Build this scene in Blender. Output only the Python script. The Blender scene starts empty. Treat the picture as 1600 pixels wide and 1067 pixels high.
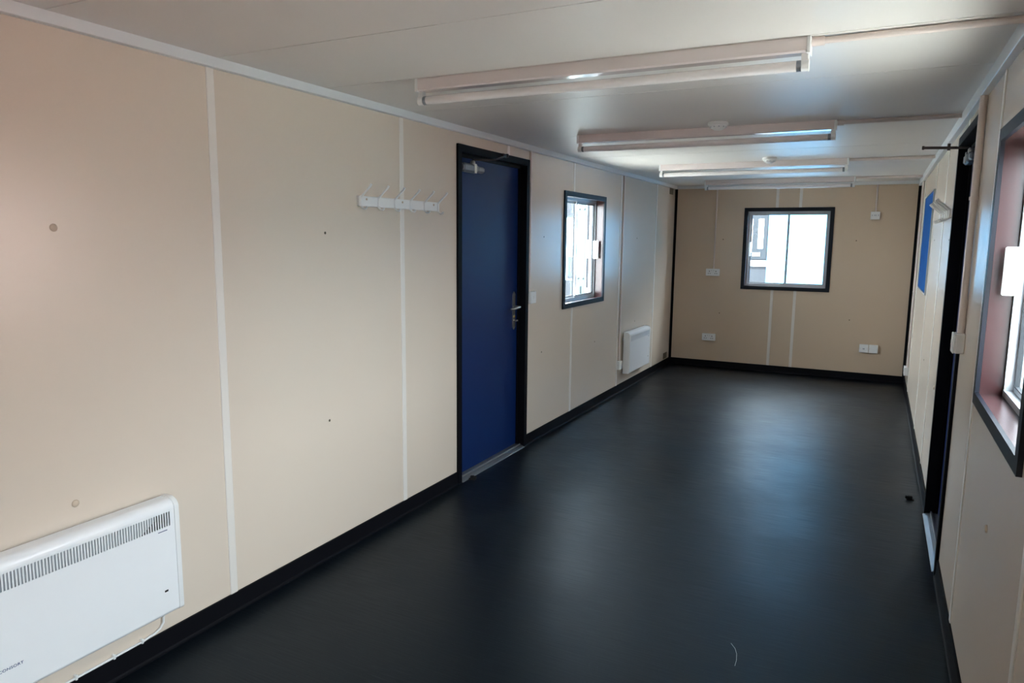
import bpy, math, random
from mathutils import Matrix, Vector
random.seed(7)
SC = bpy.context.scene
COL = SC.collection
PI = math.pi

# ------------------------------------------------------------------ camera
cd = bpy.data.cameras.new('camera'); cam = bpy.data.objects.new('camera', cd); COL.objects.link(cam)
cd.sensor_width = 36.0; cd.lens = 1117.75 * 36.0 / 1600.0; cd.clip_start = 0.02; cd.clip_end = 200
Rv = Vector((0.891037, 0.453821, 0.009982)); Uv = Vector((-0.073298, 0.122144, 0.989802)); Fv = Vector((-0.447974, 0.882682, -0.142099))
m = Matrix.Identity(4)
for i in range(3):
    m[i][0] = Rv[i]; m[i][1] = Uv[i]; m[i][2] = -Fv[i]
m[0][3], m[1][3], m[2][3] = 2.3806, 0.0, 1.6130
cam.matrix_world = m
SC.camera = cam

# ------------------------------------------------------------------ light
world = bpy.data.worlds.new('sky'); SC.world = world; world.use_nodes = True
bg = world.node_tree.nodes['Background']
bg.inputs[0].default_value = (0.93, 0.955, 1.0, 1); bg.inputs[1].default_value = 4.0
sund = bpy.data.lights.new('sun', 'SUN'); sund.energy = 9.0; sund.angle = math.radians(1.0); sund.color = (1.0, .95, .86)
sun = bpy.data.objects.new('sun', sund); COL.objects.link(sun); sun.location = (0, -5, 12)
sun.rotation_euler = (math.radians(30), 0, 0)               # from behind the camera, 60 degrees high
SC.view_settings.view_transform = 'Standard'; SC.view_settings.look = 'None'
SC.view_settings.gamma = 1.0; SC.view_settings.use_curve_mapping = False
SC.view_settings.exposure = 3.33
SC.cycles.max_bounces = 14; SC.cycles.diffuse_bounces = 8; SC.cycles.glossy_bounces = 6
SC.cycles.transparent_max_bounces = 12; SC.cycles.caustics_reflective = True

def portal(loc, rot, sx, sz):
    ld = bpy.data.lights.new('window_portal', 'AREA'); ld.shape = 'RECTANGLE'; ld.size = sx; ld.size_y = sz
    ld.energy = 1; ld.cycles.is_portal = True
    o = bpy.data.objects.new('window_portal', ld); COL.objects.link(o); o.location = loc; o.rotation_euler = rot

W, L, H = 2.75, 9.293, 2.30
Y0 = -0.45                                        # wall behind the camera
WT = 0.13                                         # wall thickness
SK = 0.085                                        # skirting height
portal((1.376, L + .115, 1.52), (-PI/2, 0, 0), 1.0, 1.0)
portal((-.115, 6.13, 1.525), (0, -PI/2, 0), 1.0, 1.0)
portal((W + .115, 2.66, 1.52), (0, PI/2, 0), 1.0, 1.0)
portal((W + .115, .07, 1.52), (0, PI/2, 0), 1.0, .9)

# ------------------------------------------------------------------ materials
def mat(name, col, rough=.5, spec=.5, metal=0.0, noise=0.0, nscale=20.0, bump=0.0, bscale=40.0, coat=0.0, stretch=(1,1,1), trans=0.0):
    M = bpy.data.materials.new(name); M.use_nodes = True
    nt = M.node_tree; b = nt.nodes['Principled BSDF']
    b.inputs['Base Color'].default_value = (*col, 1); b.inputs['Roughness'].default_value = rough
    b.inputs['Specular IOR Level'].default_value = spec; b.inputs['Metallic'].default_value = metal
    b.inputs['Coat Weight'].default_value = coat
    tc = nt.nodes.new('ShaderNodeTexCoord'); mp = nt.nodes.new('ShaderNodeMapping'); mp.inputs['Scale'].default_value = stretch
    nt.links.new(tc.outputs['Object'], mp.inputs[0])
    nz = nt.nodes.new('ShaderNodeTexNoise'); nz.inputs['Scale'].default_value = nscale; nz.inputs['Detail'].default_value = 4
    nt.links.new(mp.outputs[0], nz.inputs['Vector'])
    mr = nt.nodes.new('ShaderNodeMapRange'); mr.inputs[3].default_value = 1 - noise; mr.inputs[4].default_value = 1 + noise
    nt.links.new(nz.outputs['Fac'], mr.inputs[0])
    mx = nt.nodes.new('ShaderNodeVectorMath'); mx.operation = 'MULTIPLY'; mx.inputs[0].default_value = col
    nt.links.new(mr.outputs[0], mx.inputs[1]); nt.links.new(mx.outputs[0], b.inputs['Base Color'])
    if bump:
        n2 = nt.nodes.new('ShaderNodeTexNoise'); n2.inputs['Scale'].default_value = bscale; n2.inputs['Detail'].default_value = 3
        nt.links.new(mp.outputs[0], n2.inputs['Vector'])
        bp = nt.nodes.new('ShaderNodeBump'); bp.inputs['Strength'].default_value = bump; bp.inputs['Distance'].default_value = .002
        nt.links.new(n2.outputs['Fac'], bp.inputs['Height']); nt.links.new(bp.outputs[0], b.inputs['Normal'])
    if trans:
        out = nt.nodes['Material Output']; t = nt.nodes.new('ShaderNodeBsdfTranslucent'); t.inputs[0].default_value = (*col, 1)
        ms = nt.nodes.new('ShaderNodeMixShader'); ms.inputs[0].default_value = trans
        nt.links.new(b.outputs[0], ms.inputs[1]); nt.links.new(t.outputs[0], ms.inputs[2]); nt.links.new(ms.outputs[0], out.inputs[0])
    return M

M = {}
M['wall'] = mat('cream_coated_steel', (.685, .585, .49), .27, .5, noise=.015, nscale=2, bump=.03, bscale=3)
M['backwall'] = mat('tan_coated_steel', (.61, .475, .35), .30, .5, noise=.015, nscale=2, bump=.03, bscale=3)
M['ceil'] = mat('white_coated_steel', (.80, .765, .74), .40, .5, noise=.01, nscale=3, bump=.03, bscale=3)
M['strip'] = mat('pale_strip_plastic', (.74, .69, .64), .35, .5, noise=.01)
M['coving'] = mat('coving_plastic', (.70, .72, .74), .35, .5, noise=.01)
M['black'] = mat('black_plastic', (.003, .003, .005), .6, .12, noise=.1)
M['navytrim'] = mat('dark_foil_trim', (.004, .006, .012), .45, .25, noise=.05)
M['reveal'] = mat('taupe_foil', (.036, .013, .014), .25, .5, noise=.03)
M['alu'] = mat('grey_window_aluminium', (.42, .45, .48), .35, .5, metal=.3, noise=.02)
M['gasket'] = mat('rubber_gasket', (.015, .02, .025), .6, .3)
M['threshold'] = mat('ribbed_aluminium', (.26, .27, .29), .42, .5, metal=.8, noise=.08, nscale=60)
M['steel'] = mat('brushed_steel', (.62, .60, .56), .28, .5, metal=1.0, noise=.05, nscale=80, stretch=(1, 1, .05))
M['silver'] = mat('silver_paint', (.26, .28, .31), .35, .5, metal=.6, noise=.02)
M['darkarm'] = mat('dark_bronze_arm', (.05, .035, .035), .4, .5, metal=.4, noise=.05)
M['brass'] = mat('brass_cylinder', (.55, .38, .15), .35, .5, metal=1.0)
M['blue'] = mat('navy_door_paint', (.0015, .016, .092), .45, .28, noise=.03, nscale=6, bump=.04, bscale=8)
M['white'] = mat('white_enamel', (.82, .83, .85), .3, .5, noise=.01)
M['whiteplastic'] = mat('white_plastic', (.80, .80, .80), .35, .5, noise=.01)
M['conduit'] = mat('conduit_plastic', (.74, .64, .60), .35, .5, noise=.01)  # warm pinkish cast put into the base colour of the white conduit
M['batten'] = mat('batten_enamel', (.75, .67, .66), .14, .5, noise=.01)  # same pinkish cast tinted into the batten enamel
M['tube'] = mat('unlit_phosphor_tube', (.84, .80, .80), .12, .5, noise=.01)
M['grille'] = mat('grille_metal', (.42, .44, .48), .4, .5, noise=.05)
M['dark'] = mat('dark_slot', (.01, .01, .012), .6, .3)
M['darkblue'] = mat('printed_blue_ink', (.02, .05, .16), .5, .3)
M['felt'] = mat('blue_felt', (.006, .10, .36), .9, .2, noise=.12, nscale=120)
M['cap'] = mat('beige_cap', (.55, .44, .34), .4, .5)
M['brown'] = mat('brown_plate', (.10, .075, .045), .5, .4)
M['latch'] = mat('milky_latch_plastic', (.9, .9, .9), .35, .5, trans=.5)
M['rubber'] = mat('black_rubber', (.008, .008, .009), .7, .3)
M['outwhite'] = mat('white_steel_cladding', (.34, .41, .46), .5, .3, noise=.02, nscale=2)
M['outgrey'] = mat('slate_blue_cladding', (.0045, .0070, .0115), .6, .3, noise=.1, nscale=3)
M['redox'] = mat('added_red_container_steel', (.42, .29, .27), .5, .3, noise=.06, nscale=2)  # only for the containers added to shape light on the right
M['outblue'] = mat('blue_glow_cladding', (.05, .17, .31), .5, .3, noise=.02, nscale=2)  # blue put into the cladding to colour the window glow on the floor
M['outmid'] = mat('pale_blue_shutter_steel', (.028, .050, .058), .5, .3, noise=.03)
M['slate'] = mat('slate_window_frame', (.0060, .0090, .0130), .6, .2)
M['concrete'] = mat('concrete_yard', (.31, .31, .295), .9, .2, noise=.2, nscale=1.5)

def glass_mat():
    g = bpy.data.materials.new('window_glass'); g.use_nodes = True; nt = g.node_tree; nt.nodes.clear()
    o = nt.nodes.new('ShaderNodeOutputMaterial'); t = nt.nodes.new('ShaderNodeBsdfTransparent'); t.inputs[0].default_value = (.90, .95, .96, 1)
    gl = nt.nodes.new('ShaderNodeBsdfGlossy'); gl.inputs['Roughness'].default_value = .02
    lw = nt.nodes.new('ShaderNodeLayerWeight'); lw.inputs[0].default_value = .5
    pw = nt.nodes.new('ShaderNodeMath'); pw.operation = 'POWER'; pw.inputs[1].default_value = 5.0; nt.links.new(lw.outputs['Facing'], pw.inputs[0])
    f = nt.nodes.new('ShaderNodeMath'); f.operation = 'MULTIPLY_ADD'; f.inputs[1].default_value = .90; f.inputs[2].default_value = .03; nt.links.new(pw.outputs[0], f.inputs[0])
    mx = nt.nodes.new('ShaderNodeMixShader')
    nt.links.new(f.outputs[0], mx.inputs[0]); nt.links.new(t.outputs[0], mx.inputs[1]); nt.links.new(gl.outputs[0], mx.inputs[2]); nt.links.new(mx.outputs[0], o.inputs[0])
    return g
M['glass'] = glass_mat()

def floor_mat():
    g = bpy.data.materials.new('black_vinyl_floor'); g.use_nodes = True; nt = g.node_tree; b = nt.nodes['Principled BSDF']
    b.inputs['Specular IOR Level'].default_value = .28; b.inputs['Specular Tint'].default_value = (.42, .72, 1.0, 1)
    tc = nt.nodes.new('ShaderNodeTexCoord')
    def noise(scale, stretch, detail=5):
        mp = nt.nodes.new('ShaderNodeMapping'); mp.inputs['Scale'].default_value = stretch
        nt.links.new(tc.outputs['Object'], mp.inputs[0])
        n = nt.nodes.new('ShaderNodeTexNoise'); n.inputs['Scale'].default_value = scale; n.inputs['Detail'].default_value = detail
        nt.links.new(mp.outputs[0], n.inputs['Vector']); return n
    def rng(src, a, b_, lo=0., hi=1.):
        r = nt.nodes.new('ShaderNodeMapRange'); r.inputs[1].default_value = lo; r.inputs[2].default_value = hi
        r.inputs[3].default_value = a; r.inputs[4].default_value = b_; nt.links.new(src, r.inputs[0]); return r
    streak = noise(9, (.6, 14, 1)); cloud = noise(1.6, (1, 1, 1), 3); speck = noise(140, (1, 1, 1), 2)
    ro = nt.nodes.new('ShaderNodeMath'); ro.operation = 'ADD'
    nt.links.new(rng(streak.outputs['Fac'], -.07, .07, .3, .7).outputs[0], ro.inputs[0])
    nt.links.new(rng(cloud.outputs['Fac'], .36, .44, .3, .7).outputs[0], ro.inputs[1])
    nt.links.new(ro.outputs[0], b.inputs['Roughness'])
    # worn pale scuffs: thin streaks where two noises peak together
    mul = nt.nodes.new('ShaderNodeMath'); mul.operation = 'MULTIPLY'
    nt.links.new(rng(streak.outputs['Fac'], 0, 1, .55, .8).outputs[0], mul.inputs[0]); nt.links.new(rng(cloud.outputs['Fac'], 0, 1, .45, .75).outputs[0], mul.inputs[1])
    sp = rng(speck.outputs['Fac'], 0, .6, .705, .76)
    ad = nt.nodes.new('ShaderNodeMath'); ad.operation = 'ADD'; ad.use_clamp = True
    nt.links.new(mul.outputs[0], ad.inputs[0]); nt.links.new(sp.outputs[0], ad.inputs[1])
    mx = nt.nodes.new('ShaderNodeMix'); mx.data_type = 'RGBA'
    mx.inputs['A'].default_value = (.0040, .0055, .0080, 1); mx.inputs['B'].default_value = (.045, .05, .055, 1)
    nt.links.new(ad.outputs[0], mx.inputs['Factor']); nt.links.new(mx.outputs['Result'], b.inputs['Base Color'])
    # fine joint lines across the vinyl
    sep = nt.nodes.new('ShaderNodeSeparateXYZ'); nt.links.new(tc.outputs['Object'], sep.inputs[0]); prev = streak.outputs['Fac']
    for y in (3.30, 3.70, 4.53, 6.10):
        c = nt.nodes.new('ShaderNodeMath'); c.operation = 'COMPARE'; c.inputs[1].default_value = y; c.inputs[2].default_value = .004
        nt.links.new(sep.outputs['Y'], c.inputs[0])
        a = nt.nodes.new('ShaderNodeMath'); a.operation = 'SUBTRACT'; nt.links.new(prev, a.inputs[0]); nt.links.new(c.outputs[0], a.inputs[1]); prev = a.outputs[0]
    bp = nt.nodes.new('ShaderNodeBump'); bp.inputs['Strength'].default_value = .16; bp.inputs['Distance'].default_value = .002
    nt.links.new(prev, bp.inputs['Height']); nt.links.new(bp.outputs[0], b.inputs['Normal'])
    return g
M['floor'] = floor_mat()

# ------------------------------------------------------------------ mesh helpers
class MB:
    def __init__(s): s.v = []; s.f = []; s.sm = []
    def add(s, vs, fs, smooth=False):
        n = len(s.v); s.v += [tuple(v) for v in vs]; s.f += [tuple(i + n for i in f) for f in fs]; s.sm += [smooth] * len(fs); return s
    def box(s, x0, x1, y0, y1, z0, z1, bev=0.0):
        x0, x1 = sorted((x0, x1)); y0, y1 = sorted((y0, y1)); z0, z1 = sorted((z0, z1))
        if not bev:
            return s.add([(x0,y0,z0),(x1,y0,z0),(x1,y1,z0),(x0,y1,z0),(x0,y0,z1),(x1,y0,z1),(x1,y1,z1),(x0,y1,z1)],
                         [(0,3,2,1),(4,5,6,7),(0,1,5,4),(1,2,6,5),(2,3,7,6),(3,0,4,7)])
        b = min(bev, (x1-x0)*.45, (y1-y0)*.45, (z1-z0)*.45)
        import itertools
        idx = {}; vs = []
        for sx, sy, sz in itertools.product((0,1), repeat=3):
            c = ((x0,x1)[sx], (y0,y1)[sy], (z0,z1)[sz]); d = ((1,-1)[sx]*b, (1,-1)[sy]*b, (1,-1)[sz]*b)
            for ax in range(3):
                p = [c[k] + (0 if k == ax else d[k]) for k in range(3)]
                idx[(sx,sy,sz,ax)] = len(vs); vs.append(p)
        fs = []
        for ax in range(3):
            o = [k for k in range(3) if k != ax]
            for sd in (0, 1):
                q = []
                for a, c2 in ((0,0),(1,0),(1,1),(0,1)):
                    k = [0,0,0]; k[ax] = sd; k[o[0]] = a; k[o[1]] = c2; q.append(idx[(*k, ax)])
                fs.append(q)
            for a, c2 in itertools.product((0,1), repeat=2):     # edges parallel to ax
                q = []
                for sd, w in ((0, o[0]), (1, o[0]), (1, o[1]), (0, o[1])):
                    k = [0,0,0]; k[ax] = sd; k[o[0]] = a; k[o[1]] = c2; q.append(idx[(*k, w)])
                fs.append(q)
        for sx, sy, sz in itertools.product((0,1), repeat=3):
            fs.append([idx[(sx,sy,sz,ax)] for ax in range(3)])
        return s.add(vs, fs)
    def ring_loft(s, rings, smooth=True, caps=True):
        n = len(rings[0]); vs = [p for r in rings for p in r]; fs = []
        for i in range(len(rings) - 1):
            for j in range(n):
                k = (j + 1) % n; fs.append((i*n+j, i*n+k, (i+1)*n+k, (i+1)*n+j))
        s.add(vs, fs, smooth)
        if caps:
            s.add(rings[0], [tuple(range(n))]); s.add(rings[-1], [tuple(range(n))])
        return s
    def tube(s, pts, r, seg=12, caps=True):
        pts = [Vector(p) for p in pts]; rings = []; prev = None
        for i, p in enumerate(pts):
            t = (pts[min(i+1, len(pts)-1)] - pts[max(i-1, 0)]).normalized()
            if prev is None:
                a = Vector((0,0,1)) if abs(t.z) < .9 else Vector((1,0,0)); u = t.cross(a).normalized()
            else:
                u = (prev - t * prev.dot(t)).normalized()
            prev = u; w = t.cross(u); rr = r[i] if isinstance(r, (list, tuple)) else r
            rings.append([tuple(p + (u*math.cos(2*PI*k/seg) + w*math.sin(2*PI*k/seg)) * rr) for k in range(seg)])
        return s.ring_loft(rings, True, caps)
    def lathe(s, prof, c, axis='z', seg=24):
        rings = []
        for r, h in prof:
            ring = []
            for k in range(seg):
                a = 2*PI*k/seg; u, w = r*math.cos(a), r*math.sin(a)
                ring.append({'z': (c[0]+u, c[1]+w, c[2]+h), 'y': (c[0]+u, c[1]+h, c[2]+w), 'x': (c[0]+h, c[1]+u, c[2]+w)}[axis])
            rings.append(ring)
        return s.ring_loft(rings, True, True)
    def prism(s, poly, a, b, plane='yz', smooth=False):
        """poly in the named plane, extruded along the third axis from a to b"""
        def P(p, h):
            return {'yz': (h, p[0], p[1]), 'xz': (p[0], h, p[1]), 'xy': (p[0], p[1], h)}[plane]
        n = len(poly)
        s.add([P(p, a) for p in poly] + [P(p, b) for p in poly], [(i, (i+1) % n, n + (i+1) % n, n + i) for i in range(n)], smooth)
        s.add([P(p, a) for p in poly], [tuple(range(n))]); s.add([P(p, b) for p in poly], [tuple(range(n))]); return s
    def sheet(s, x0, x1, z0, z1, y0, y1, holes):
        """slab in local x/z with rectangular holes (hx0,hx1,hz0,hz1), thickness y0..y1"""
        xs = sorted({x0, x1} | {v for h in holes for v in h[:2] if x0 < v < x1}); zs = sorted({z0, z1} | {v for h in holes for v in h[2:] if z0 < v < z1})
        def solid(i, j):
            if i < 0 or j < 0 or i >= len(xs)-1 or j >= len(zs)-1: return False
            cx, cz = (xs[i]+xs[i+1])/2, (zs[j]+zs[j+1])/2
            return not any(h[0] < cx < h[1] and h[2] < cz < h[3] for h in holes)
        vs = []; fs = []
        def q(*p): n = len(vs); vs.extend(p); fs.append((n, n+1, n+2, n+3))
        for i in range(len(xs)-1):
            for j in range(len(zs)-1):
                if not solid(i, j): continue
                a, b, c, d = xs[i], xs[i+1], zs[j], zs[j+1]
                q((a,y0,c),(b,y0,c),(b,y0,d),(a,y0,d)); q((a,y1,c),(a,y1,d),(b,y1,d),(b,y1,c))
                if not solid(i-1, j): q((a,y0,c),(a,y0,d),(a,y1,d),(a,y1,c))
                if not solid(i+1, j): q((b,y0,c),(b,y1,c),(b,y1,d),(b,y0,d))
                if not solid(i, j-1): q((a,y0,c),(a,y1,c),(b,y1,c),(b,y0,c))
                if not solid(i, j+1): q((a,y0,d),(b,y0,d),(b,y1,d),(a,y1,d))
        return s.add(vs, fs)
    def build(s, name, m, parent=None, loc=(0,0,0), rz=0.0):
        import bmesh
        me = bpy.data.meshes.new(name); me.from_pydata(s.v, [], s.f)
        for p, k in zip(me.polygons, s.sm): p.use_smooth = k
        bm = bmesh.new(); bm.from_mesh(me); bmesh.ops.remove_doubles(bm, verts=bm.verts, dist=1e-5)
        bmesh.ops.recalc_face_normals(bm, faces=bm.faces)
        for e in bm.edges:
            if len(e.link_faces) == 2 and e.calc_face_angle(0) > .7: e.smooth = False
        bm.to_mesh(me); bm.free()
        me.materials.append(m); o = bpy.data.objects.new(name, me); COL.objects.link(o)
        o.location = loc; o.rotation_euler = (0, 0, rz)
        if parent is not None: o.parent = parent
        return o

def frame_mb(mb, x0, x1, z0, z1, w, y0, y1):
    return mb.sheet(x0, x1, z0, z1, y0, y1, [(x0+w, x1-w, z0+w, z1-w)])

def thing(name, label, cat, loc, rz=0.0, group=None):
    o = bpy.data.objects.new(name, None); COL.objects.link(o); o.location = loc; o.rotation_euler = (0, 0, rz)
    o.empty_display_size = .05
    o['label'] = label; o['category'] = cat
    if group: o['group'] = group
    return o
def tag(o, label, cat, group=None):
    o['label'] = label; o['category'] = cat
    if group: o['group'] = group
    return o
def struct(o, label=None, cat=None):
    o['kind'] = 'structure'
    if label: o['label'] = label
    if cat: o['category'] = cat
    return o
def dup(root, loc, rz, label):
    r = root.copy(); COL.objects.link(r); r.location = loc; r.rotation_euler = (0, 0, rz); r['label'] = label
    for ch in [o for o in COL.objects if o.parent == root]:
        c = ch.copy(); COL.objects.link(c); c.parent = r
        for g in [o for o in COL.objects if o.parent == ch]:
            d = g.copy(); COL.objects.link(d); d.parent = c
    return r
LW, RW, BW = PI/2, -PI/2, 0.0          # turn of anything mounted on the left, right, back wall (local -y faces the room)
HELD = []

# ------------------------------------------------------------------ room shell
WZ0, WZ1 = 1.02, 2.018                 # window trims bottom / top
DL0, DL1 = 3.902, 4.933                # left door
DR0, DR1 = 3.885, 4.835                # right door
DT = 2.195
WL = (5.622, 6.642); WB = (.867, 1.886); WR = (2.17, 3.15); WN = (-.36, .50)
ins = .03
def wall(name, loc, rz, x0, x1, holes, label):
    mb = MB().sheet(x0, x1, -.10, H + .10, 0, WT, holes)
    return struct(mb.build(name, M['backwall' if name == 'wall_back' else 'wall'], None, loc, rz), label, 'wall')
wall('wall_left', (0,0,0), LW, Y0, L, [(DL0+ins, DL1-ins, 0.0, DT-ins), (WL[0]+ins, WL[1]-ins, WZ0+ins, WZ1-ins)], 'long cream panelled wall with the blue door, coat rail and heaters')
wall('wall_right', (W,0,0), RW, -L, -Y0, [(-DR1+ins, -DR0-ins, 0.0, DT-ins), (-WR[1]+ins, -WR[0]-ins, WZ0+ins, WZ1-ins), (-WN[1]+ins, -WN[0]-ins, WZ0+ins, WZ1-ins)], 'glossy cream wall on the right seen at a sharp angle')
wall('wall_back', (0,L,0), BW, -WT, W+WT, [(WB[0]+ins, WB[1]-ins, WZ0+ins, WZ1-ins)], 'far end cream wall with the square window and white sockets')
wall('wall_front', (W,Y0,0), PI, -WT, W+WT, [], 'end wall behind the camera')
struct(MB().box(-.005, W+.005, Y0-.005, L+.005, -.10, 0).build('floor', M['floor']), 'black vinyl floor with faint scuffs and joint lines', 'floor')

# ceiling: panels with fine grooves between them
seams = [.78, 1.42, 2.07, 2.70, 3.39, 4.63, 5.84, 7.08, 8.32]
cm = MB(); ys = [Y0] + seams + [L]
for a, b in zip(ys[:-1], ys[1:]):
    cm.box(-.005, W+.005, a + .0028, b - .0028, H, H + .02)
cm.box(-.005, W+.005, Y0 - .005, L + .005, H + .018, H + .09)
struct(cm.build('ceiling', M['ceil']), 'pale grey panelled ceiling with thin cross joints', 'ceiling')

# skirting (black, coved foot)
skp = [(0, SK), (-.009, SK), (-.010, .012), (-.013, .004), (-.018, 0), (0, 0)]
def skirting(name, loc, rz, spans, label):
    mb = MB()
    for a, b in spans: mb.prism(skp, a, b, 'yz')
    struct(mb.build(name, M['black'], None, loc, rz), label, 'skirting')
skirting('baseboard_left', (0,0,0), LW, [(Y0, DL0), (DL1, L)], 'black coved skirting along the left wall')
skirting('baseboard_right', (W,0,0), RW, [(-L, -DR1), (-DR0, -Y0)], 'black coved skirting along the right wall')
skirting('baseboard_back', (0,L,0), BW, [(0, W)], 'black coved skirting under the far window wall')
skirting('baseboard_front', (W,Y0,0), PI, [(0, W)], 'black coved skirting behind the camera')

# trims: coving and corner strips and seam cover strips
TN = [0]
def trim(mb, m, label, loc=(0,0,0), rz=0.0, cat='trim'):
    TN[0] += 1
    return struct(mb.build('trim_%d' % TN[0], m, None, loc, rz), label, cat)
def cov(z): return [(0, z), (-.026, z), (-.028, z+.002), (-.028, H), (0, H)]
trim(MB().prism(cov(2.261), Y0, L, 'yz'), M['coving'], 'pale grey coving along the top of the left wall', (0,0,0), LW, 'coving')
trim(MB().prism(cov(2.242), -L, -Y0, 'yz'), M['coving'], 'pale grey coving along the top of the right wall', (W,0,0), RW, 'coving')
trim(MB().prism(cov(2.263), 0, W, 'yz'), M['coving'], 'pale coving along the top of the far end wall', (0,L,0), BW, 'coving')
def corner(sx, x, lab):
    mb = MB().box(x, x + sx*.028, L-.003, L, SK, 2.262).box(x, x + sx*.003, L-.028, L, SK, 2.262)
    trim(mb, M['black'], lab, cat='corner strip')
corner(1, 0, 'black upright strip in the far left corner'); corner(-1, W, 'black upright strip in the far right corner')

def strip_mb(xc, spans, w=.038, t=.004):
    mb = MB()
    for z0, z1 in spans:
        mb.prism([(xc-w/2, 0), (xc-w/2, -.002), (xc-w/2+.003, -t), (xc+w/2-.003, -t), (xc+w/2, -.002), (xc+w/2, 0)], z0, z1, 'xy')
    return mb
full = [(SK, 2.262)]
wz = [(SK, WZ0), (WZ1, 2.262)]
for y, sp, lab in ((.80, full, 'pale cover strip on the left wall behind the nearest heater'), (2.056, full, 'nearest full-height pale cover strip in view on the left wall'),
                   (3.322, full, 'pale cover strip behind the coat rail left of the blue door'), (4.605, [(DT, 2.262)], 'short pale cover strip above the left blue door'),
                   (5.845, wz, 'pale cover strip above and below the left wall window'), (7.125, full, 'pale cover strip left of the far heater'),
                   (8.43, full, 'pale cover strip right of the far heater near the corner')):
    trim(strip_mb(y, sp), M['strip'], lab, (0,0,0), LW, 'cover strip')
fr = [(SK, 2.242)]
for y, sp, lab in ((2.02, fr, 'pale cover strip below the near right window'), (3.25, fr, 'pale cover strip between the right window and the conduit'),
                   (4.44, [(DT, 2.242)], 'short pale cover strip above the right door'), (5.62, fr, 'pale cover strip behind the far coat rail'),
                   (6.68, fr, 'pale cover strip beside the blue board'), (8.36, fr, 'pale cover strip nearest the far right corner')):
    trim(strip_mb(-y, sp), M['strip'], lab, (W,0,0), RW, 'cover strip')
for x, lab in ((1.243, 'left of the two pale strips above and below the far window'), (1.507, 'right of the two pale strips above and below the far window')):
    trim(strip_mb(x, [(SK, WZ0), (WZ1, 2.262)], .034), M['strip'], lab, (0,L,0), BW, 'cover strip')

# ------------------------------------------------------------------ windows
def window(n, loc, rz, w, latch_side, label):
    """local: x right when looking out, y outwards, z up from trim bottom; origin at trim's bottom left corner"""
    h = WZ1 - WZ0; tw = .044
    r = bpy.data.objects.new('window_%d' % n, None); COL.objects.link(r); r.location = loc; r.rotation_euler = (0,0,rz); r.empty_display_size = .05
    struct(r, label, 'window')
    mb = frame_mb(MB(), 0, w, 0, h, tw, -.014, 0)
    mb.build('window_trim', M['navytrim'], r)
    a = .030                                                # sleeve lining the opening
    frame_mb(MB(), a, w-a, a, h-a, .012, .0005, WT+.012).build('window_reveal', M['reveal'], r)
    x0, x1, z0, z1 = a+.012, w-a-.012, a+.012, h-a-.012
    of = frame_mb(MB(), x0, x1, z0, z1, .022, .072, WT)     # outer aluminium frame with a track
    of.box(x0+.022, x1-.022, .070, .074, z0+.012, z0+.026)
    of.build('window_frame', M['alu'], r)
    xa, xb, za, zb = x0+.022, x1-.022, z0+.022, z1-.022; xm = (xa+xb)/2
    for i, (sx0, sx1, sy) in enumerate(((xa, xm+.012, .100), (xm-.012, xb, .082))):
        sf = frame_mb(MB(), sx0, sx1, za, zb, .020, sy, sy+.016).build('sash', M['alu'], r)
        frame_mb(MB(), sx0+.018, sx1-.018, za+.018, zb-.018, .004, sy-.0005, sy+.0165).build('gasket', M['gasket'], sf)
        MB().box(sx0+.020, sx1-.020, sy+.006, sy+.010, za+.020, zb-.020).build('glass_pane', M['glass'], sf)
    lx = xa + .006 if latch_side < 0 else xb - .022
    MB().box(lx, lx+.016, .030, .084, .410, .582, .004).build('window_latch', M['latch'], r)['label'] = 'milky white latch block'
    k = MB().lathe([(.006,0),(.006,-.008),(.004,-.011)], (xm-.03, .080, za+.011), 'y', 12)
    k.box(xm-.05, xm-.01, .076, .082, za+.002, za+.020)
    k.build('window_lock', M['silver'], r)
    return r
window(1, (WB[0], L, WZ0), BW, WB[1]-WB[0], -1, 'square sliding window with dark trim in the far end wall')
window(2, (0, WL[0], WZ0), LW, WL[1]-WL[0], 1, 'sliding window with dark trim in the left wall')
window(3, (W, WR[1], WZ0), RW, WR[1]-WR[0], -1, 'sliding window at the right edge with dark trim and taupe sill')

window(4, (W, WN[1], WZ0), RW, WN[1]-WN[0], -1, 'added unseen sliding window in the right wall, daylight for the camera end')  # added window out of view, brings daylight onto the near left wall

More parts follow.
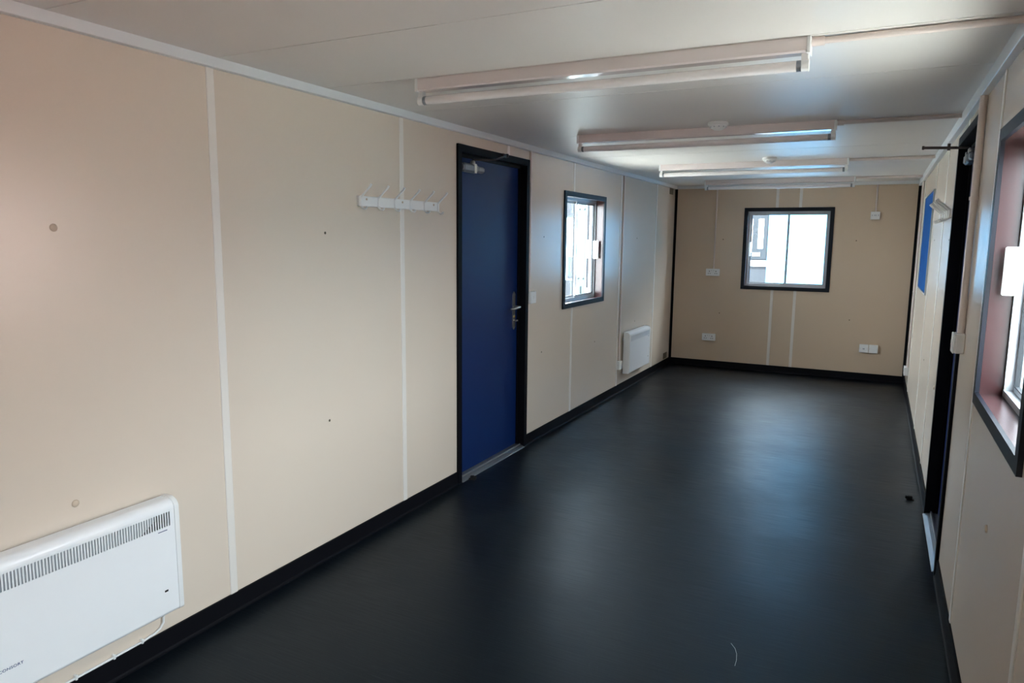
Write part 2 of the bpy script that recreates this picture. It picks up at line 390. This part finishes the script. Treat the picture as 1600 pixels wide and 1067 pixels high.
# ------------------------------------------------------------------ doors
def door(n, loc, rz, w, hinge, label, arm):
    """hinge -1 = local left. origin at trim's bottom left corner on the floor"""
    r = bpy.data.objects.new('door_%d' % n, None); COL.objects.link(r); r.location = loc; r.rotation_euler = (0,0,rz); r.empty_display_size = .05
    struct(r, label, 'door')
    fw = .046; ly = .056
    fm = MB()
    fm.box(0, fw, -.014, 0, 0, DT); fm.box(w-fw, w, -.014, 0, 0, DT); fm.box(fw, w-fw, -.014, 0, DT-fw, DT)
    a = ins
    for x0, x1 in ((a, fw), (w-fw, w-a)): fm.box(x0, x1, 0, WT, 0, DT-a)
    fm.box(fw, w-fw, 0, WT, DT-fw, DT-a)
    for x0, x1 in ((fw, fw+.014), (w-fw-.014, w-fw)): fm.box(x0, x1, ly-.012, ly-.001, .02, DT-fw)
    fm.box(fw+.014, w-fw-.014, ly-.012, ly-.001, DT-fw-.02, DT-fw)
    fm.build('door_frame', M['black'], r)
    leaf = MB().box(fw+.003, w-fw-.003, ly, ly+.045, .023, DT-fw-.004, .002).build('door_leaf', M['blue'], r)
    th = MB().prism([(-.022, .001), (-.020, .004), (.0, .012), (.016, .016), (.018, .026), (.026, .026), (.028, .018), (.046, .020), (WT-.01, .0225), (WT-.01, .001)], fw+.001, w-fw-.001, 'yz')
    th.build('threshold', M['threshold'], r)
    # lever handle on long plate
    s = -hinge; hx = (w - .118) if s > 0 else .118; hz = 1.075
    p = MB(); ph = .145
    p.prism([(hx-.019, hz-ph+.02), (hx, hz-ph), (hx+.019, hz-ph+.02), (hx+.019, hz+ph-.02), (hx, hz+ph), (hx-.019, hz+ph-.02)], ly-.009, ly-.0005, 'xz')
    hp = p.build('handle_plate', M['steel'], leaf)
    lv = MB().tube([(hx, ly-.008, hz+.03), (hx, ly-.048, hz+.03), (hx, ly-.056, hz+.03), (hx-s*.01, ly-.060, hz+.03), (hx-s*.05, ly-.060, hz+.027), (hx-s*.09, ly-.056, hz+.022), (hx-s*.125, ly-.048, hz+.024)], [.011,.010,.010,.010,.009,.009,.008], 12)
    lv.build('lever_handle', M['steel'], leaf)
    MB().lathe([(.009,0),(.009,-.006),(.004,-.007)], (hx, ly-.009, hz-.045), 'y', 16).build('lock_cylinder', M['brass'], leaf)
    MB().tube([(hx, ly-.008, hz-.075), (hx, ly-.026, hz-.075)], .007, 10).box(hx-.004, hx+s*.022, ly-.032, ly-.026, hz-.080, hz-.070, .002).build('thumb_turn', M['steel'], leaf)
    # closer body on leaf + arm
    cx0 = fw+.055 if hinge < 0 else w-fw-.055; d = 1 if hinge < 0 else -1; cz = DT-fw-.085
    cb = MB().box(cx0+d*.01, cx0+d*.20, ly-.050, ly-.001, cz-.028, cz+.028, .012)
    cb.tube([(cx0+d*.0, ly-.026, cz), (cx0+d*.012, ly-.026, cz)], .022, 16)
    cb.box(cx0+d*.20, cx0+d*.29, ly-.044, ly-.001, cz-.020, cz+.020, .010)
    c = cb.build('door_closer', M['silver'], leaf)
    px = cx0+d*.15
    MB().lathe([(.014,-.012),(.017,0),(.016,.014),(.010,.022)], (px, ly-.028, cz+.030), 'z', 16).box(px-.014, px+.014, ly-.0535, ly-.049, cz-.030, cz+.030, .004).build('pinion_cap', M['steel'], c)
    a_ = MB()
    if arm == 'fixed':
        e = Vector((px+d*.36, -.035, DT-.014))
        a_.tube([(px, ly-.03, cz+.055), (px+d*.16, -.055, cz+.070), tuple(e)], .006, 8)
        a_.box(e.x-.03, e.x+.03, -.024, -.014, e.z-.010, e.z+.014).tube([(e.x, -.04, e.z-.010), (e.x, -.04, e.z+.012)], .009, 10)
    else:                                                   # loose arm swung out into the room
        b = Vector((px, ly-.03, cz+.052)); e = Vector(arm)
        mid = b.lerp(e, .45)
        a_.tube([tuple(b), tuple(mid)], .006, 8)
        dr = (e - mid).normalized(); sd = dr.cross(Vector((0,0,1))).normalized()*.011; up = Vector((0,0,.007))
        q = [mid-dr*.05, e]
        a_.ring_loft([[tuple(c0-sd-up), tuple(c0+sd-up), tuple(c0+sd+up), tuple(c0-sd+up)] for c0 in q], False)
        a_.tube([tuple(mid-Vector((0,0,.014))), tuple(mid+Vector((0,0,.022)))], .008, 10)
        a_.tube([tuple(e-Vector((0,0,.010))), tuple(e+Vector((0,0,.010)))], .006, 10)
    a_.build('closer_arm', M['darkarm'], c)
    return r
door(1, (0, DL0, 0), LW, DL1-DL0, -1, 'blue steel door in black frame in the left wall, right of the coat rail', 'fixed')
door(2, (W, DR1, 0), RW, DR1-DR0, -1, 'blue door deep in a black frame in the right wall', (.085, -.19, 2.143))

# ------------------------------------------------------------------ panel heaters
def heater(loc, rz, label, w=.77, h=.440):
    r = thing('panel_heater', label, 'heater', loc, rz, 'white electric panel heaters')
    f, bk = -.092, -.022
    # casing: curved top and bottom sheet, flat front sheet with slots
    def prof(o=0.0, rad=.034):
        pts = [(bk, 0-o), (f+.012, 0-o)]
        pts += [(f+.012-(.012+o)*math.sin(a), .012-(.012+o)*math.cos(a)) for a in (PI/6, PI/3, PI/2)]
        pts += [(f+rad-(rad+o)*math.cos(a), h-rad+(rad+o)*math.sin(a)) for a in [PI/2*k/7 for k in range(8)]]
        pts += [(bk, h+o)]
        return pts
    e = .020
    sheet = MB()
    op = prof(); t = .003
    inn = [(bk, t), (f+.012, t), (f+t, .012)] + [(f+.034-(.034-t)*math.cos(a), h-.034+(.034-t)*math.sin(a)) for a in [PI/2*k/7 for k in range(8)]] + [(bk, h-t)]
    # top and bottom curved pieces
    top_o = op[5:]; top_i = inn[3:]
    n = len(top_o)
    for poly in (top_o + top_i[::-1],):
        sheet.prism(poly, e, w-e, 'yz', True)
    bot = op[:5] + [(f+t, .012), (f+.012, t), (bk, t)]
    sheet.prism(bot, e, w-e, 'yz', True)
    z0s, z1s = .343, .398
    xs = [e + .022 + .0102*i for i in range(72) if e + .022 + .0102*i + .006 < w - e - .018]
    sheet.sheet(e, w-e, .012, h-.034, f, f+t, [(x, x+.0056, z0s, z1s) for x in xs])
    sheet.build('casing', M['white'], r)
    for a, b in ((0, e-.0008), (w-e+.0008, w)):
        mb = MB(); P = prof(.0015, .036)
        mb.prism(P, a, b, 'yz', True); mb.build('end_cap', M['whiteplastic'], r)
    g = MB().box(e, w-e, f+.022, f+.026, .02, h-.045)
    for i in range(0, len(xs), 1): pass
    g.build('inner_baffle', M['grille'], r)
    MB().prism([(w-e-.022, .335), (w-e-.022, .402), (w-e-.068, .402), (w-e-.068, .372), (w-e-.125, .335)], f+.012, f+.021, 'xz').build('dark_slot_backing', M['dark'], r)  # dark piece behind the last slots
    gb = MB().box(e+.02, w-e-.02, bk, 0, .06, .10).box(e+.02, w-e-.02, bk, 0, h-.10, h-.06)
    gb.box(e+.01, w-e-.01, bk-.003, bk, .03, h-.03)
    gb.build('wall_bracket', M['grille'], r)
    MB().box(w-e-.058, w-e-.044, f-.0012, f+.001, .093, .100).build('indicator_window', M['dark'], r)
    fe = MB()
    fe.box(e+.03, w-e-.03, f+.016, bk-.012, -.0015, .001)
    fe.build('bottom_vent', M['dark'], r)
    return r, f, e
def text(s, size, name, m, parent, loc, rot, sx=1.0):
    cu = bpy.data.curves.new(name, 'FONT'); cu.body = s; cu.size = size; cu.extrude = .0004; cu.space_character = 1.08
    o = bpy.data.objects.new(name, cu); me = bpy.data.meshes.new_from_object(o)
    bpy.data.objects.remove(o); ob = bpy.data.objects.new(name, me); COL.objects.link(ob)
    me.materials.clear(); me.materials.append(m)
    ob.parent = parent; ob.location = loc; ob.rotation_euler = rot; ob.scale = (sx, 1, 1)
    return ob
h1, f_, e_ = heater((0, .968, .196), LW, 'large white panel heater at the lower left edge, nearest the camera')
text('CONSORT', .0125, 'maker_lettering', M['darkblue'], h1, (.118, f_-.0006, .0905), (PI/2, 0, 0), 1.15)
MB().prism([(.100, .0935), (.108, .0905), (.108, .0995), (.100, .0965)], f_-.0012, f_+.0005, 'xz').prism([(.109, .0905), (.114, .0905), (.111, .095), (.114, .0995), (.109, .0995)], f_-.0012, f_+.0005, 'xz').build('maker_mark', M['darkblue'], h1)
sl = MB()
for i in range(9): sl.box(.680+i*.0042, .6828+i*.0042, f_-.0012, f_+.0005, .3295, .3325)
sl.build('warning_print', M['darkblue'], h1)
h2, _, _ = heater((0, 7.275, .196), LW, 'white panel heater low on the left wall near the far corner')
sl = MB()
for i in range(9): sl.box(.680+i*.0042, .6828+i*.0042, f_-.0012, f_+.0005, .3295, .3325)
sl.build('warning_print', M['darkblue'], h2)

# heater flex with clips
fx = [(-.008, 1.705, .215), (-.008, 1.708, .15), (-.008, 1.706, .125), (-.008, 1.690, .107), (-.008, 1.665, .098), (-.008, 1.62, .0925), (-.008, 1.5, .091), (-.008, 1.3, .091), (-.008, 1.1, .091), (-.008, .8, .091)]
ht = thing('heater_cable', 'thin white cable running from the near heater down onto the black skirting', 'cable', (0, 1.7, SK), LW)
MB().tube([(y-1.7, x, z-SK) for x, y, z in fx], .0045, 8).build('cable', M['whiteplastic'], ht)
for y, z in ((1.706, .155), (1.612, .0925), (1.50, .091), (1.36, .091), (1.20, .091)):
    MB().box(y-1.7-.004, y-1.7+.004, -.0145, 0, z-SK-.0065, z-SK+.012, .001).build('cable_clip', M['whiteplastic'], ht)

# ------------------------------------------------------------------ coat rails
def coat_rail(loc, rz, label):
    r = thing('coat_rail', label, 'coat rack', loc, rz, 'white six-hook coat rails')
    w = .735
    MB().box(0, w, -.020, 0, 0, .052, .003).build('rail', M['whiteplastic'], r)
    for x in (.055, w/2, w-.055):
        MB().lathe([(.006, 0), (.006, -.0025), (.003, -.004)], (x, -.020, .036), 'y', 10).build('screw', M['cap'], r)
    for i in range(6):
        x = .010 + i*(w-.020)/5
        hk = MB()
        hk.tube([(x, -.016, .040), (x, -.030, .052), (x, -.055, .075), (x, -.080, .096), (x, -.088, .108)], [.006, .006, .0055, .0055, .006], 8)
        hk.box(x-.007, x+.007, -.027, -.019, -.006, .054, .003)
        hk.tube([(x, -.022, .002), (x, -.034, -.012), (x, -.050, -.014), (x, -.058, -.004)], [.0055, .0055, .005, .006], 8)
        hk.build('hook', M['whiteplastic'], r)
    return r
coat_rail((0, 2.932, 1.770), LW, 'white six-hook coat rail on the left wall beside the blue door')
coat_rail((W, 5.62, 1.760), RW, 'white coat rail on the right wall between the door and blue board')

# ------------------------------------------------------------------ ceiling lights
def batten(x0, x1, y, label):
    r = thing('batten_light', label, 'ceiling light', ((x0+x1)/2, y+.028, H), 0, 'bare fluorescent battens')
    w = (x1-x0)/2
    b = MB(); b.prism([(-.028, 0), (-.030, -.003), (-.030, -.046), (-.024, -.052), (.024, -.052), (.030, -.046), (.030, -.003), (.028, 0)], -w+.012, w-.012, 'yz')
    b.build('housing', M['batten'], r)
    for s in (-1, 1):
        MB().box(s*(w-.013), s*w, -.032, .032, -.055, 0, .002).build('end_plate', M['whiteplastic'], r)
        hb = MB().box(s*(w-.030), s*(w-.006), -.012, .012, -.080, -.050, .002)
        hb.tube([(s*(w-.028), 0, -.090), (s*(w-.004), 0, -.090)], .0205, 20)
        hb.build('lamp_holder', M['whiteplastic'], r)
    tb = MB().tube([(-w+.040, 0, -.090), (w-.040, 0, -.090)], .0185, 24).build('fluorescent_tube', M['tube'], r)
    for s in (-1, 1):
        MB().tube([(s*(w-.044), 0, -.090), (s*(w-.029), 0, -.090)], .0188, 24).build('tube_cap', M['silver'], tb)
    return r
batten(.520, 2.125, 2.705, 'nearest long batten light, largest on the ceiling')
batten(.530, 2.115, 4.570, 'second batten light from the camera, behind the nearer ceiling detector')
batten(.515, 2.105, 6.640, 'third batten light from the camera, behind the farther ceiling detector')
batten(.530, 2.105, 8.500, 'farthest batten light, close to the end wall')

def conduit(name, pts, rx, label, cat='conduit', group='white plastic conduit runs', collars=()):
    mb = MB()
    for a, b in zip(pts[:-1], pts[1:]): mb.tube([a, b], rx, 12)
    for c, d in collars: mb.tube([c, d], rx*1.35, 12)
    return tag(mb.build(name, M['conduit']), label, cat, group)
r8 = .010
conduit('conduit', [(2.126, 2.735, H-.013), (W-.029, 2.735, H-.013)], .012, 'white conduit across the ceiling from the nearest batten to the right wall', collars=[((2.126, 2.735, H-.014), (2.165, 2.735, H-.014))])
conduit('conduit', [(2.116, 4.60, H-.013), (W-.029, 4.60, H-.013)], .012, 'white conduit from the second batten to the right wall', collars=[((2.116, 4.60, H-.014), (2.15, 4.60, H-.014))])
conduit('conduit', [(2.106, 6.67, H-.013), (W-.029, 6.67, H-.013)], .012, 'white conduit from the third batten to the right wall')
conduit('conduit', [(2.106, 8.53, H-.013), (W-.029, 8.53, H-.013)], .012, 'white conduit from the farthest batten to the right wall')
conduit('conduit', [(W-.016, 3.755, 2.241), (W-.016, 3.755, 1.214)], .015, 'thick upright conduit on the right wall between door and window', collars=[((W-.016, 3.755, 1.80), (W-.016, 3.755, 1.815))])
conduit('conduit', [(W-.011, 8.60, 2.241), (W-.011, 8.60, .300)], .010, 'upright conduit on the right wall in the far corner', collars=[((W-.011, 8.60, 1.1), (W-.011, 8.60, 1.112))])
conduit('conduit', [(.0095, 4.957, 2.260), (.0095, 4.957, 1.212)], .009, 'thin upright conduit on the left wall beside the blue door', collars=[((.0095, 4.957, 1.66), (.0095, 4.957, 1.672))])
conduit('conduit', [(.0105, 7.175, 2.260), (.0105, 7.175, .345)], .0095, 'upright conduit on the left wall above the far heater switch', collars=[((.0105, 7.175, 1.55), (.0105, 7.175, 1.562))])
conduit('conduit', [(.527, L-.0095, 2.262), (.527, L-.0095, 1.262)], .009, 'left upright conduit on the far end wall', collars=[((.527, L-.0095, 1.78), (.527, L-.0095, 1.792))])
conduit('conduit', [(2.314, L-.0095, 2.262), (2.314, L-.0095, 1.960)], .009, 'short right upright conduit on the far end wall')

# ------------------------------------------------------------------ detectors
def detector(x, y, label):
    r = thing('smoke_detector', label, 'smoke detector', (x, y, H), 0, 'ceiling detectors')
    MB().lathe([(.056, 0), (.058, -.004), (.058, -.016), (.050, -.020)], (0,0,0), 'z', 32).build('base', M['whiteplastic'], r)
    MB().lathe([(.050, -.0195), (.049, -.024), (.041, -.034), (.030, -.040), (.022, -.045), (.006, -.047)], (0,0,0), 'z', 32).build('sensor_head', M['whiteplastic'], r)
    v = MB()
    for k in range(10):
        a = 2*PI*k/10; v.box(.0435*math.cos(a)-.004, .0435*math.cos(a)+.004, .0435*math.sin(a)-.004, .0435*math.sin(a)+.004, -.0315, -.026)
    v.build('sensor_vents', M['grille'], r)
detector(1.487, 4.40, 'round white smoke detector in front of the second batten light')
detector(1.515, 6.40, 'round white smoke detector in front of the third batten light')

# ------------------------------------------------------------------ sockets and switches
def box_thing(name, label, cat, loc, rz, w, h, d, group=None):
    r = thing(name, label, cat, loc, rz, group)
    MB().box(0, w, -d+.008, 0, 0, h, .003).build('back_box', M['whiteplastic'], r)
    MB().box(-.001, w+.001, -d, -d+.008, -.001, h+.001, .003).build('faceplate', M['whiteplastic'], r)
    return r
def double_socket(loc, label):
    w, h, d = .166, .088, .036; r = box_thing('double_socket', label, 'socket', loc, BW, w, h, d, 'double wall sockets')
    for s in (.030, .112):
        p = MB().box(s+.008, s+.016, -d-.0006, -d+.001, .050, .064).box(s-.004, s+.006, -d-.0006, -d+.001, .026, .033).box(s+.018, s+.028, -d-.0006, -d+.001, .026, .033)
        p.build('pin_holes', M['dark'], r)
    for s in (.064, .090):
        MB().box(s, s+.012, -d-.004, -d+.001, .052, .072, .002).build('rocker_switch', M['whiteplastic'], r)
        MB().box(s+.002, s+.010, -d-.0046, -d-.0035, .066, .069).build('switch_mark', M['dark'], r)
    return r
double_socket((.438, L, 1.174), 'upper white double socket under the left conduit on the end wall')
double_socket((.427, L, .346), 'lower white double socket near the skirting on the end wall')
r = box_thing('fused_spur', 'small square white outlet high on the end wall right of the window', 'outlet', (2.266, L, 1.872), BW, .094, .088, .036)
for x in (.012, .036, .050, .074): MB().box(x, x+.008, -.0366, -.035, .040, .054).build('slot', M['grille'], r)
r = box_thing('telephone_outlet', 'left one of two square white boxes low on the end wall', 'outlet', (2.256, L, .334), BW, .094, .094, .040)
MB().box(.036, .058, -.0406, -.039, .036, .052).build('jack', M['grille'], r)
for x in (.010, .084): MB().lathe([(.003, 0), (.003, -.001)], (x, -.040, .047), 'y', 10).build('screw', M['grille'], r)
r = box_thing('blank_outlet', 'right one of two square white boxes low on the end wall', 'outlet', (2.356, L, .334), BW, .094, .094, .040)
for x in (.010, .084): MB().lathe([(.003, 0), (.003, -.001)], (x, -.040, .047), 'y', 10).build('screw', M['grille'], r)
r = box_thing('light_switch', 'white light switch on the left wall between blue door and window', 'switch', (0, 4.945, 1.122), LW, .088, .090, .034)
MB().box(.036, .052, -.038, -.033, .032, .058, .002).build('rocker_switch', M['whiteplastic'], r)
r = box_thing('heater_switch', 'white fused switch left of the far heater', 'switch', (0, 7.135, .256), LW, .088, .088, .034)
MB().box(.020, .036, -.038, -.033, .032, .056, .002).build('rocker_switch', M['whiteplastic'], r)
r = box_thing('light_switch', 'white light switch on the right wall under the thick conduit', 'switch', (W, 3.80, 1.125), RW, .088, .088, .046)
MB().box(.036, .052, -.050, -.045, .032, .058, .002).build('rocker_switch', M['whiteplastic'], r)
r = box_thing('wall_socket', 'white socket low on the right wall in the far corner', 'socket', (W, 8.72, .212), RW, .150, .088, .040)
for s in (.064, .076): MB().box(s, s+.010, -.044, -.039, .052, .072, .002).build('rocker_switch', M['whiteplastic'], r)

# ------------------------------------------------------------------ blue board
r = thing('notice_board', 'blue felt notice board with thin pale frame on the right wall', 'notice board', (W, 7.93, 1.19), RW)
bw, bh = 1.21, .85
MB().box(.008, bw-.008, -.012, 0, .008, bh-.008).build('felt_panel', M['felt'], r)
frame_mb(MB(), 0, bw, 0, bh, .014, -.016, 0).build('board_frame', M['alu'], r)

# ------------------------------------------------------------------ door stops, plates, caps
def stop(loc, rz, label):
    r = thing('door_stop', label, 'door stop', loc, rz, 'floor door stops')
    MB().box(-.022, .022, -.013, .013, 0, .005, .001).box(-.011, .017, -.010, .010, .004, .026, .004).build('stop_bracket', M['rubber'], r)
    MB().lathe([(.009, 0), (.010, .004), (.009, .012)], (.017, 0, .015), 'x', 14).build('buffer', M['rubber'], r)
stop((.040, 4.035, .001), .4, 'small black door stop on the floor at the left blue door')
stop((2.672, 5.03, .0), PI, 'small black door stop on the floor by the right door')
for z, lab in ((2.185, 'brown cover plate at the top of the left wall by the far corner'), (.095, 'brown cover plate above the skirting by the far left corner')):
    tag(MB().box(0, .17, -.003, 0, 0, .078, .001).build('cover_plate', M['brown'], None, (0, 8.99, z), LW), lab, 'plate')

def cap(wallrz, loc, big, label):
    if big: mb = MB().lathe([(.0125, 0), (.013, -.002), (.011, -.005), (.006, -.0065), (.002, -.007)], (0,0,0), 'y', 20); mm = M['cap']
    else: mb = MB().lathe([(.0065, 0), (.0065, -.001), (.005, -.002), (.001, -.0025)], (0,0,0), 'y', 14); mm = M['brown']
    tag(mb.build('screw_cap', mm, None, loc, wallrz), label, 'screw cap', 'panel fixing caps')
for y, z, big, lab in ((1.411, 1.634, 1, 'beige screw cap at head height at the far left of the wall'), (1.411, .705, 1, 'beige screw cap just above the near heater'),
                       (2.693, 1.632, 0, 'tiny screw cap left of and below the coat rail'), (2.689, .707, 0, 'tiny low screw cap between the two nearest left wall strips'),
                       (5.234, 1.631, 0, 'dark screw cap high between blue door and left window'), (5.22, .706, 0, 'pale screw mark low between blue door and left window'),
                       (6.45, .64, 0, 'screw cap low under the left window'), (7.70, 1.632, 0, 'screw cap high above the far heater'), (7.72, .715, 0, 'screw cap just above the far heater')):
    cap(LW, (0, y, z), big, lab)
for x, z, lab in ((.625, 1.632, 'screw cap on the end wall upper left'), (.624, .703, 'screw cap on the end wall lower left'), (2.136, 1.631, 'screw cap on the end wall upper right'), (2.127, .703, 'screw cap on the end wall lower right')):
    cap(BW, (x, L, z), 0, lab)
for y, z, big, lab in ((2.615, .717, 1, 'beige screw cap below the right window'), (5.05, 1.632, 0, 'dark screw cap on the right wall just past the door'),
                       (6.35, 1.634, 0, 'small screw cap on the right wall nearer the blue board'), (6.3, .72, 0, 'small low screw cap on the right wall below the blue board'),
                       (5.10, .72, 1, 'beige low screw cap on the right wall just past the door')):
    cap(RW, (W, y, z), big, lab)

# curved scratches and grit on the vinyl
def scratch(pts, r_, lab):
    tag(MB().tube([(x, y, .0003) for x, y in pts], r_, 5).build('scuff_mark', M['strip']), lab, 'scuff')
scratch([(1.962, 2.812), (1.984, 2.780), (1.996, 2.745), (2.003, 2.70), (2.004, 2.659)], .0006, 'thin curved white scratch in the floor front centre')

# ------------------------------------------------------------------ outside
G = -.45
struct(MB().box(-30, 33, -25, 45, G-.3, G).build('ground_outside', M['concrete']), 'grey yard outside the windows', 'ground')
def cabin(x0, x1, y0, y1, h, m, label):
    r = thing('site_cabin', label, 'cabin', ((x0+x1)/2, (y0+y1)/2, G), 0)
    cx, cy = (x0+x1)/2, (y0+y1)/2
    mb = MB().box(x0-cx, x1-cx, y0-cy, y1-cy, 0, h)
    for k in range(int((x1-x0)/1.2)):
        x = x0-cx + 1.2*(k+.5); mb.box(x, x+.05, y0-cy-.012, y0-cy, .1, h-.2)
    mb.build('cabin_body', m, r)
    MB().box(x0-cx-.05, x1-cx+.05, y0-cy-.05, y1-cy+.05, h, h+.08).build('roof_edge', M['outgrey'], r)
    return r, cx, cy
cabin(.895, 6.5, 11.3, 14, 3.2, M['outblue'], 'white cabin filling most of the view through the far window')
r, cx, cy = cabin(-2.2, .675, 13.0, 16, 3.3, M['outgrey'], 'slate blue cabin seen at the left of the far window')
mb = MB()
for x0, x1, z0, z1 in ((.512, .600, 1.485, 1.99), (.385, .42, 1.42, 1.99), (-2.2, .67, 1.185, 1.285), (.43, .56, 1.36, 1.42)):
    mb.box(x0-cx, x1-cx, 13.0-cy-.03, 13.0-cy+.002, z0-G, z1-G)
mb.build('white_trim', M['outwhite'], r)
MB().box(.34-cx, .66-cx, 13.0-cy-.02, 13.0-cy+.002, 1.31-G, 2.05-G).build('cabin_window', M['slate'], r)
r, cx, cy = cabin(-9, -2.6, 14.0, 17.5, 3.6, M['outwhite'], 'white cabin with slate band seen through the left wall window')
mb = MB()
mb.box(-9-cx, -2.6-cx, 14-cy-.03, 14-cy, 2.06-G, 2.38-G).box(-3.42-cx, -3.32-cx, 14-cy-.03, 14-cy, .80-G, 1.25-G)
mb.box(-9-cx, -2.6-cx, 14-cy-.03, 14-cy, .02-G, .76-G)
mb.build('slate_band', M['outgrey'], r)
# narrow folded steel shutter beyond the left window
r = thing('window_shutter', 'folded white steel shutter standing outside the left wall window', 'shutter', (-WT-.01, 6.70, .92), 0)
MB().box(-.175, -.001, 0, .03, 0, 1.2, .003).build('shutter_leaf', M['outwhite'], r)
MB().box(-.160, -.068, -.006, 0, .11, 1.12, .001).build('shutter_panel', M['outmid'], r)
for z0, z1 in ((.69, 1.10), (.22, .51)): MB().box(-.056, -.036, -.020, 0, z0, z1, .002).build('shutter_bar', M['slate'], r)
for x in (-.140, -.088):
    for z in (.31, .99): MB().lathe([(.008, 0), (.008, -.005), (.004, -.008)], (x, -.006, z), 'y', 12).build('shutter_bolt', M['dark'], r)
for z0, z1 in ((.14, .23), (1.03, 1.11)): MB().box(-.119, -.108, -.014, -.005, z0, z1).build('shutter_hinge', M['slate'], r)
cabin(14.0, 18.0, -3, 7, 3.0, M['outwhite'], 'added unseen low white cabin far outside the right window')  # added cabin out of view, kept far off so skylight gets in
cabin(5.6, 8.2, 4.3, 10.5, 2.95, M['redox'], 'added unseen dull red container beyond the right window')  # added container, reddens reflections and narrows the light through the right window
cabin(5.6, 8.2, -6.0, 0.6, 2.15, M['redox'], 'added unseen dull red container outside, nearer the camera end')  # added container, dims and reddens daylight at the near end
